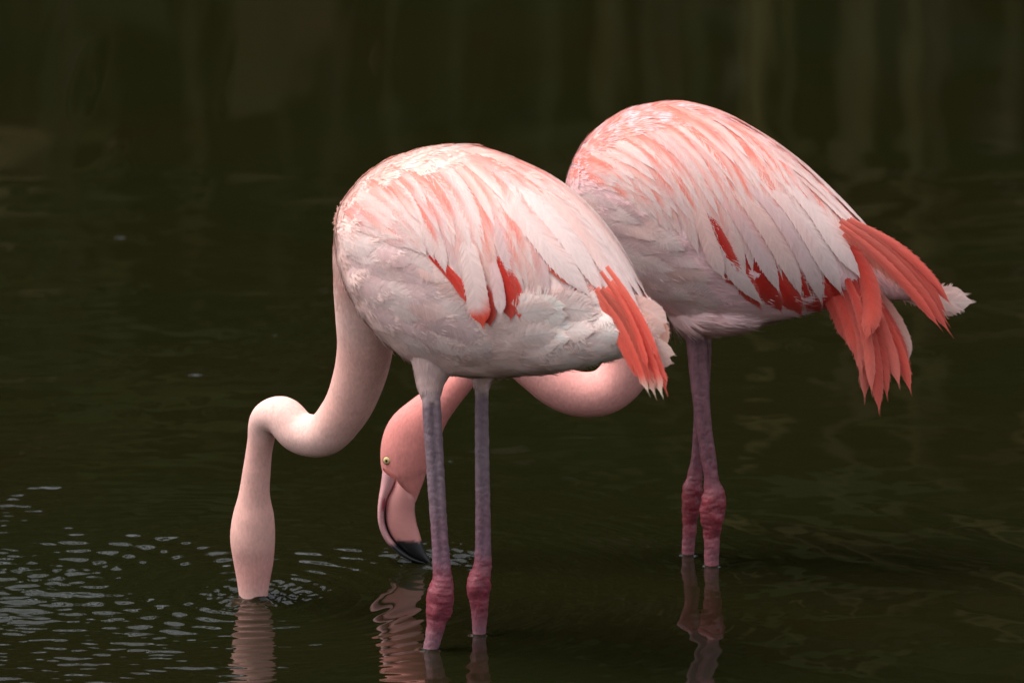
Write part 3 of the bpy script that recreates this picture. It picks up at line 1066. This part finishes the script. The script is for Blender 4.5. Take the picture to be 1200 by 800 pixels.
# red flight feathers that show between the coverts
fl_red = flight_col(RED, lin(232, 74, 58)); fl_cor = flight_col(CORAL, lin(240, 128, 100))
for cv, wd in (([(503, 299), (522, 316), (539, 335), (547, 352)], 11), ([(515, 305), (535, 326), (550, 346), (556, 362)], 12),
               ([(582, 300), (592, 325), (598, 350), (600, 372)], 26), ([(592, 310), (602, 335), (608, 355), (610, 371)], 18),
               ([(560, 320), (566, 345), (572, 365), (576, 379)], 26)):
    A.feather(wingA, cv, wd, fl_red(), off=(0.0003, 0.0042), mirror_to=wingA2, name='flight_feather', twist=0.05)
for cv, wd in (([(632, 296), (648, 312), (662, 325), (673, 334)], 14), ([(650, 320), (672, 332), (692, 344), (706, 352)], 12)):
    A.feather(wingA, cv, wd, fl_cor(), off=(0.0003, 0.0030), mirror_to=wingA2, name='flight_feather')
guidesA = [
    [(402, 252), (422, 263), (450, 275), (482, 288)], [(407, 232), (430, 244), (455, 264), (494, 296)],
    [(425, 208), (452, 222), (478, 250), (505, 300)], [(450, 190), (485, 212), (515, 255), (540, 335)],
    [(480, 178), (522, 205), (553, 260), (573, 366)], [(515, 173), (560, 205), (592, 270), (612, 364)],
    [(545, 177), (600, 215), (638, 280), (662, 352)], [(570, 184), (630, 222), (680, 285), (712, 352)],
    [(590, 190), (650, 228), (700, 288), (738, 352)], [(604, 197), (662, 234), (712, 298), (746, 364)]]
mkA = lambda s0, t: covert_col(0.85 if s0 < 0.45 else 0.42, 0.75, 0.1)
wing_rows(A, wingA, wingA2, guidesA, [0.0, 0.10, 0.20, 0.31, 0.43, 0.56], 17, 0.50, (13, 21), mkA, -0.02, off=(0.0008, 0.0020), tip=0.6, loose=0.32)
fullA = BVHTree.FromPolygons([Vector(v) for v in A.co], [tuple(p.vertices) for p in A.bm.polygons])
breastA = empty('breast', A.M(430, 320, 0.05), A.root)
wing_rows(A, breastA, breastA, [[(398, 275), (420, 285), (455, 293), (490, 305), (520, 330)], [(402, 300), (430, 312), (470, 330), (510, 350), (550, 378)],
          [(415, 335), (448, 350), (490, 370), (530, 388), (575, 400)], [(435, 372), (462, 394), (500, 410), (545, 420), (590, 424)]],
          [0.0, 0.16, 0.32, 0.48, 0.64], 6, 0.36, (30, 40), lambda s0, t: covert_col(0.05, 0.4), 0.0, off=(0.0002, 0.0012), tip=0.6, loose=0.6,
          bvh=fullA, name='breast_feather')
wing_rows(A, breastA, breastA, [[(588, 364), (640, 352), (690, 352), (740, 368)], [(592, 385), (645, 373), (695, 373), (744, 390)],
          [(600, 406), (650, 398), (700, 398), (744, 403)], [(610, 426), (655, 421), (700, 416), (738, 413)]],
          [0.0, 0.14, 0.28, 0.42, 0.57], 6, 0.40, (30, 38), lambda s0, t: flight_col(lin(244, 214, 206), lin(248, 232, 226)), 0.0, off=(0.001, 0.0065), tip=0.6,
          loose=1.1, bvh=fullA, name='flank_feather')
# pale covert with a coral end
def tipped(s, v, rnd):
    return mixc(mixc(PALE, WHITE, 0.5), lin(238, 92, 72), sstep(0.80, 0.86, s + 0.04 * v))
A.feather(wingA, [(545, 275), (553, 310), (562, 345), (570, 378)], 30, tipped, off=(0.0003, 0.010), mirror_to=wingA2, tip=0.2)
A.feather(wingA, [(575, 300), (583, 325), (588, 350), (590, 366)], 16, covert_col(0.3)(), off=(0.0003, 0.010), mirror_to=wingA2)
# long tertials along the back
for cv, wd in (([(560, 200), (615, 225), (665, 280), (705, 345)], 26), ([(580, 196), (640, 225), (690, 285), (728, 352)], 24),
               ([(600, 200), (655, 235), (702, 290), (738, 352)], 20), ([(560, 215), (605, 245), (650, 300), (690, 345)], 28),
               ([(620, 208), (672, 248), (715, 305), (744, 360)], 16)):
    A.feather(wingA, cv, wd, covert_col(0.15, 0.8)(), off=(0.0003, 0.0055), mirror_to=wingA2, name='feather', loose=0.2, tip=0.35, nL=14)
# coral wing tip
for i, (cv, wd, w0, w1) in enumerate((
        ([(690, 336), (715, 368), (738, 412), (756, 442)], 15, .048, .044), ([(700, 338), (724, 370), (746, 414), (762, 456)], 15, .052, .050),
        ([(706, 338), (732, 370), (754, 414), (770, 459)], 15, .055, .052), ([(712, 336), (740, 370), (762, 414), (778, 458)], 14, .052, .050),
        ([(716, 330), (745, 366), (768, 412), (783, 455)], 12, .048, .046), ([(712, 312), (735, 343), (756, 378), (774, 418)], 8, .058, .056),
        ([(705, 318), (728, 350), (748, 388), (762, 430)], 9, .060, .058))):
    tipc = lin(246, 220, 200) if i in (1, 2, 3) else None
    A.feather(wingA, cv, wd, flight_col(lin(236, 122, 104), lin(232, 84, 68), tipc)(), plane=(w0, w1), name='flight_feather', tip=0.08, base=0.7, nL=14,
              loose=0.3, twist=random.uniform(-.3, .3), camber=0.2)
A.feather(wingA, [(700, 352), (718, 375), (735, 398), (745, 420)], 34, flight_col(lin(240, 170, 150), lin(244, 205, 190))(), plane=(.040, .030), mirror_to=wingA2, name='feather')
# pale tail feathers
for cv, wd, w0, w1 in (([(725, 350), (745, 356), (768, 365), (784, 376)], 26, .0, -.01), ([(730, 370), (750, 376), (770, 382), (782, 386)], 22, .01, -.005),
                       ([(735, 392), (758, 400), (778, 408), (793, 414)], 22, .0, -.005), ([(735, 402), (760, 412), (778, 420), (790, 424)], 22, .012, .0)):
    A.feather(tailA, cv, wd, flight_col(lin(240, 205, 195), lin(244, 226, 218))(), plane=(w0, w1), name='tail_feather', tip=0.3, base=0.7, loose=0.08)

# ============================================================ far bird
B = Bird(((807, 650), (834, 663)), math.radians(8),
         'deeper pink flamingo with bent neck, its bill tip touching the water')
bodyB = lin(243, 204, 204)
neckB = lin(224, 156, 148); headB = lin(216, 134, 126)
torsoB = B.torso([(668, 196, 232, 0.030), (678, 176, 258, 0.055), (700, 151, 290, 0.082), (740, 129, 336, 0.104),
                  (785, 121, 368, 0.115), (830, 129, 382, 0.117), (880, 153, 380, 0.110), (930, 188, 370, 0.096),
                  (980, 236, 358, 0.074), (1025, 284, 350, 0.050), (1065, 318, 350, 0.026), (1095, 338, 352, 0.010)], bodyB)
for sgn in (-1, 1):
    B.torso([(785, 345, 378, 0.02), (815, 335, 388, 0.05), (850, 340, 389, 0.055), (880, 350, 383, 0.035), (902, 360, 372, 0.012)], lin(243, 208, 206),
            n=40, m=32, hair=0.030, w=0.03 * sgn, expo=2.0)
yB = B.O.y
yb = BILL_C.y
def nb(px, py, r, c=neckB, h=0.007, tk=1.0, dyy=0.0):
    return (W(px, py, yB + dyy), r, c, h, 0, tk)
B.tube([nb(745, 270, 60, bodyB, 0.014), nb(738, 320, 46, bodyB, 0.012), nb(738, 365, 35, neckB), nb(740, 405, 32, neckB), nb(730, 440, 29.5),
        nb(708, 459, 28), nb(680, 462, 27.5), nb(652, 452, 26.5), nb(628, 436, 24), nb(604, 422, 20.5), nb(578, 418, 18), nb(555, 427, 17),
        nb(538, 447, 17.5, headB, 0.006), nb(521, 465, 20, headB, 0.005), nb(502, 484, 26, headB, 0.004, 0.85), nb(484, 510, 34, headB, 0.004, 0.68), nb(476, 536, 32, headB, 0.0035, 0.66),
        nb(475, 552, 28, headB, 0.003, 0.66), nb(478, 566, 20.5, headB, 0.0025, 0.66), nb(480, 578, 12, headB, 0.0015, 0.8), nb(480, 592, 6, lin(214, 160, 152), 0.0, 0.7)], n=130, m=24, flip=True)
ynB, yfB = LEGS_C[2].y, LEGS_C[3].y
leg(B, [(812, 335, 48), (812, 365, 32), (812, 382, 20), (815, 394, 11)],
    [(814, 380, 11), (816, 400, 11.5), (820, 450, 10.5), (825, 500, 9), (831, 540, 8.8), (834, 565, 9.5), (836.5, 582, 14.5), (835, 600, 15.2), (834.5, 624, 10.2),
     (834, 645, 9.3), (834, 662, 9), (834, 680, 8.5)], 592, ynB, ynB + 0.03, groove=2.0, dark=(0.95, 0.58, 0.60))
leg(B, [(826, 335, 46), (824, 365, 28), (823, 382, 15), (824, 394, 9)],
    [(824, 380, 9), (824, 400, 9.5), (823, 450, 8.5), (820, 500, 7.5), (818, 535, 7.8), (815, 556, 9), (811, 576, 12.5), (809.5, 591, 11.5), (809, 613, 8.8),
     (807, 635, 8), (806, 650, 7.8), (806, 668, 7.5)], 582, yfB, yfB - 0.03, groove=2.0, dark=(0.95, 0.58, 0.60))
B.finish(0.0019, 41, lin(240, 160, 146), 0.8)
B.down(56000, 51, [(682, 206), (700, 211), (748, 243), (800, 284), (838, 316), (868, 330), (905, 345), (972, 345), (1012, 294), (990, 268), (940, 219), (880, 177), (840, 157), (810, 147), (775, 147), (742, 155), (712, 170), (694, 187)])
B.wing_form([torsoB])

# bill, eye, nostril of the far bird
LEFT = [(449, 548), (446.5, 568), (444, 584), (443, 598), (444, 612), (449, 627), (461, 643), (478, 655), (503, 661)]
MOUTH = [(465, 560), (460, 572), (454, 584), (451.5, 598), (452.5, 612), (458, 626), (469, 639.5), (484, 651), (503.5, 660)]
RGHT = [(483, 578), (485.5, 584), (486, 591), (486, 600), (488, 613), (491.5, 625), (495.5, 638), (500, 650), (505, 658.5)]
THK = [13.0, 13.6, 13.4, 13, 12.5, 11.5, 9.5, 6.5, 2.0]


def mandible(name, Aed, Bed, dark):
    rows = []
    for a, b, t in zip(Aed, Bed, THK):
        pa, pb = W(*a, yb + 0.0), W(*b, yb)
        rows.append((*pa, *pb, t * DIST / FPX))
    S = spline(rows, 40)
    m = 24
    th = np.linspace(0, 2 * math.pi, m, endpoint=False)
    c = (S[:, :3] + S[:, 3:6]) / 2; h = (S[:, 3:6] - S[:, :3]) / 2
    L = np.array(B.L)
    sg = np.sign(np.sin(th)) * np.abs(np.sin(th)) ** 0.8
    V = c[:, None] + np.cos(th)[None, :, None] * h[:, None] + sg[None, :, None] * L * S[:, None, 6:7]
    idx = np.arange(40 * m).reshape(40, m)
    F = np.stack([idx[:-1], np.roll(idx, -1, 1)[:-1], np.roll(idx, -1, 1)[1:], idx[1:]], -1).reshape(-1, 4)
    me = np_mesh(name, V.reshape(-1, 3), F)
    pal, blk = np.array(lin(206, 150, 150) if 'upper' in name else lin(210, 142, 136)), np.array(lin(32, 31, 33))
    col = np.zeros((40, m, 3))
    for i in range(40):
        for j in range(m):
            col[i, j] = pal + (blk - pal) * dark(i / 39, math.cos(th[j]), math.sin(th[j]))
    set_col(me, col.reshape(-1, 3))
    return link(name, me, M_BILL, B.root)


mandible('upper_bill', LEFT, MOUTH, lambda s, c, sn: max(sstep(0.60, 0.66, s), sstep(0.80, 0.95, c) * sstep(0.28, 0.4, s)))
mandible('lower_bill', MOUTH, RGHT, lambda s, c, sn: max(sstep(0.60, 0.63, s - 0.015 * c + 0.012 * math.sin(9 * sn)), sstep(0.78, 0.93, -c) * sstep(0.22, 0.34, s)))


def body_hit(px, py):
    bv = BVHTree.FromPolygons([Vector(v) for v in B.co], [tuple(p.vertices) for p in B.bm.polygons])
    return bv.ray_cast(CAM, raydir(px, py).normalized())


h, nrm, *_ = body_hit(453.5, 539)


def ball(name, c, r, mat, parent, squash, axis_):
    bm = bmesh.new()
    bmesh.ops.create_uvsphere(bm, u_segments=24, v_segments=14, radius=r)
    bmesh.ops.scale(bm, vec=(1, 1, squash), verts=bm.verts)
    q = axis_.to_track_quat('Z', 'Y').to_matrix().to_4x4()
    bmesh.ops.transform(bm, matrix=Matrix.Translation(c) @ q, verts=bm.verts)
    me = bpy.data.meshes.new(name); bm.to_mesh(me); bm.free()
    for p in me.polygons: p.use_smooth = True
    return link(name, me, mat, parent)


ax = (nrm + Vector((0, -1, 0)) * 1.5).normalized()
rim = ball('eye_rim', h + ax * 0.0002, 0.0062, M_RIM, B.root, 0.40, ax)
eye = ball('eye', h + ax * 0.0012, 0.0050, M_EYE, B.root, 0.45, ax)
ball('pupil', h + ax * 0.0030, 0.0020, M_PUPIL, eye, 0.5, ax)
# nostril slit
me = bpy.data.meshes.new('nostril')
bm = bmesh.new()
bmesh.ops.create_uvsphere(bm, u_segments=12, v_segments=8, radius=1.0)
bmesh.ops.transform(bm, matrix=Matrix.Translation(W(450, 588, yb) + Vector((0, -0.0146, 0))) @ Matrix.Rotation(0.10, 4, 'Y') @ Matrix.Diagonal((0.0012, 0.0015, 0.0095, 1)), verts=bm.verts)
bm.to_mesh(me); bm.free()
link('nostril', me, M_NOSTRIL, B.root)

wingB = empty('wing', B.M(690, 200, 0.06), B.root)
wingB2 = empty('wing', B.M(690, 200, -0.06), B.root)
tailB = empty('tail', B.M(1080, 340), B.root)
fl_dk = flight_col(lin(205, 40, 34), lin(222, 62, 50))
for cv, wd in (([(826, 255), (838, 285), (852, 315), (864, 335)], 26), ([(838, 262), (855, 300), (875, 335), (890, 358)], 26), ([(860, 275), (880, 310), (900, 340), (915, 362)], 30),
               ([(880, 280), (900, 315), (922, 345), (938, 366)], 30), ([(900, 285), (922, 318), (945, 348), (962, 372)], 30),
               ([(925, 290), (945, 320), (965, 350), (980, 378)], 30), ([(945, 290), (965, 322), (980, 352), (990, 382)], 28)):
    B.feather(wingB, cv, wd, fl_dk(), off=(0.0001, 0.0020), mirror_to=wingB2, name='flight_feather', twist=0.04)
guidesB = [
    [(668, 205), (690, 209), (715, 218), (748, 243)], [(670, 190), (702, 196), (738, 222), (772, 262)],
    [(680, 170), (720, 185), (765, 225), (800, 284)], [(700, 150), (750, 168), (800, 222), (838, 316)],
    [(730, 133), (785, 158), (835, 220), (868, 330)], [(765, 125), (825, 155), (875, 225), (905, 345)],
    [(800, 123), (862, 155), (915, 228), (945, 345)], [(830, 131), (895, 170), (945, 240), (972, 345)],
    [(850, 141), (920, 185), (975, 250), (1002, 328)], [(870, 152), (940, 200), (990, 252), (1022, 290)]]
mkB = lambda s0, t: covert_col(1.2 if s0 < 0.40 else 0.7, 0.75, 0.35)
wing_rows(B, wingB, wingB2, guidesB, [0.0, 0.08, 0.16, 0.25, 0.34, 0.44, 0.55], 18, 0.46, (11, 18), mkB, -0.02, off=(0.0008, 0.0020), tip=0.6, loose=0.32)
fullB = BVHTree.FromPolygons([Vector(v) for v in B.co], [tuple(p.vertices) for p in B.bm.polygons])
breastB = empty('breast', B.M(720, 290, 0.05), B.root)
wing_rows(B, breastB, breastB, [[(668, 215), (690, 225), (720, 243), (760, 264), (800, 290)], [(671, 238), (700, 258), (740, 282), (790, 303), (835, 325)],
          [(685, 266), (715, 292), (755, 317), (800, 333), (850, 348)], [(704, 292), (740, 324), (780, 348), (815, 360), (862, 368)]],
          [0.0, 0.12, 0.24, 0.37, 0.50, 0.64], 7, 0.30, (20, 28), lambda s0, t: covert_col(0.08, 0.5), 0.0, off=(0.0006, 0.0020), tip=0.7, loose=0.8,
          bvh=fullB, name='breast_feather')
# a gap in the coverts shows the red beneath
B.feather(wingB, [(828, 250), (842, 282), (856, 310), (868, 334)], 22, fl_dk(), off=(0.0015, 0.0034), mirror_to=wingB2, name='flight_feather')
B.feather(wingB, [(812, 225), (822, 255), (833, 290), (848, 322)], 20, covert_col(0.3)(), off=(0.0005, 0.008), mirror_to=wingB2)
for cv, wd in (([(835, 215), (870, 255), (895, 300), (912, 338)], 24), ([(850, 208), (890, 250), (920, 300), (938, 342)], 26), ([(868, 204), (912, 248), (945, 300), (962, 350)], 26),
               ([(885, 202), (930, 246), (965, 300), (985, 340)], 28), ([(900, 195), (945, 236), (980, 285), (1006, 322)], 28),
               ([(905, 182), (955, 222), (1000, 268), (1030, 300)], 26), ([(880, 165), (935, 200), (985, 248), (1022, 288)], 24),
               ([(815, 235), (838, 270), (858, 315), (892, 352)], 22)):
    B.feather(wingB, cv, wd, covert_col(0.25, 0.7)(), off=(0.0003, 0.0050), mirror_to=wingB2, loose=0.22, tip=0.4, nL=14, twist=-0.08)
# long coral wing tip and loose hanging flight feathers
for cv, wd, w0, w1, c in (([(985, 258), (1030, 290), (1075, 335), (1112, 386)], 13, .064, .060, 0), ([(992, 258), (1037, 290), (1080, 334), (1110, 376)], 13, .060, .056, 0),
                          ([(1000, 260), (1045, 291), (1085, 331), (1108, 364)], 13, .057, .053, 0), ([(1005, 262), (1050, 288), (1088, 322), (1112, 352)], 14, .052, .048, 0),
                          ([(985, 264), (1026, 297), (1068, 340), (1100, 380)], 12, .068, .062, 0), ([(990, 272), (1025, 300), (1055, 322), (1085, 347)], 24, .055, .05, 1),
                          ([(996, 256), (1045, 284), (1085, 318), (1106, 342)], 9, .060, .055, 0)):
    B.feather(wingB, cv, wd, flight_col(lin(236, 128, 112), lin(230, 92, 78) if not c else lin(244, 180, 160))(), plane=(w0, w1), name='flight_feather', tip=0.3, base=0.6, nL=14, loose=0.3, twist=random.uniform(-.3, .3), camber=0.2)
hang = [([(985, 315), (1000, 360), (1012, 410), (1014, 464)], 15, .050, .055), ([(995, 318), (1012, 365), (1026, 420), (1031, 478)], 16, .056, .062),
        ([(1000, 318), (1018, 362), (1033, 412), (1040, 462)], 15, .053, .056), ([(1005, 318), (1024, 360), (1042, 405), (1054, 448)], 16, .050, .052),
        ([(1012, 325), (1032, 365), (1054, 410), (1067, 455)], 15, .045, .044), ([(972, 320), (986, 352), (998, 385), (1003, 415)], 18, .052, .058),
        ([(980, 320), (992, 355), (1004, 390), (1010, 435)], 16, .054, .058), ([(994, 285), (1016, 325), (1023, 362), (1016, 396)], 25, .052, .072),
        ([(962, 318), (972, 345), (985, 372), (992, 398)], 20, .05, .055), ([(990, 320), (1006, 360), (1018, 405), (1022, 455)], 13, .060, .066),
        ([(1015, 330), (1036, 365), (1054, 400), (1063, 432)], 14, .040, .040)]
for i, (cv, wd, w0, w1) in enumerate(hang):
    B.feather(wingB, cv, wd, flight_col(lin(206, 58, 48), lin(232, 102, 86) if i % 3 else lin(234, 128, 112))(), plane=(w0, w1), name='flight_feather', tip=0.25, base=0.6, nL=14,
              twist=random.uniform(-.35, .35), camber=0.25, loose=0.42, nb_=70)
B.feather(wingB, [(1015, 330), (1040, 365), (1058, 400), (1062, 425)], 24, flight_col(lin(238, 150, 130), lin(246, 215, 205))(), plane=(.036, .034), name='flight_feather', tip=0.25)
for cv, wd, w0, w1 in (([(1040, 325), (1075, 338), (1105, 346), (1132, 344)], 26, .005, .0), ([(1040, 330), (1075, 342), (1108, 352), (1139, 352)], 26, .012, .008),
                       ([(1040, 335), (1072, 346), (1102, 356), (1126, 363)], 24, .008, .002)):
    B.feather(tailB, cv, wd, flight_col(lin(240, 190, 176), lin(246, 228, 222))(), plane=(w0, w1), name='tail_feather', tip=0.2, base=0.7, loose=0.5)
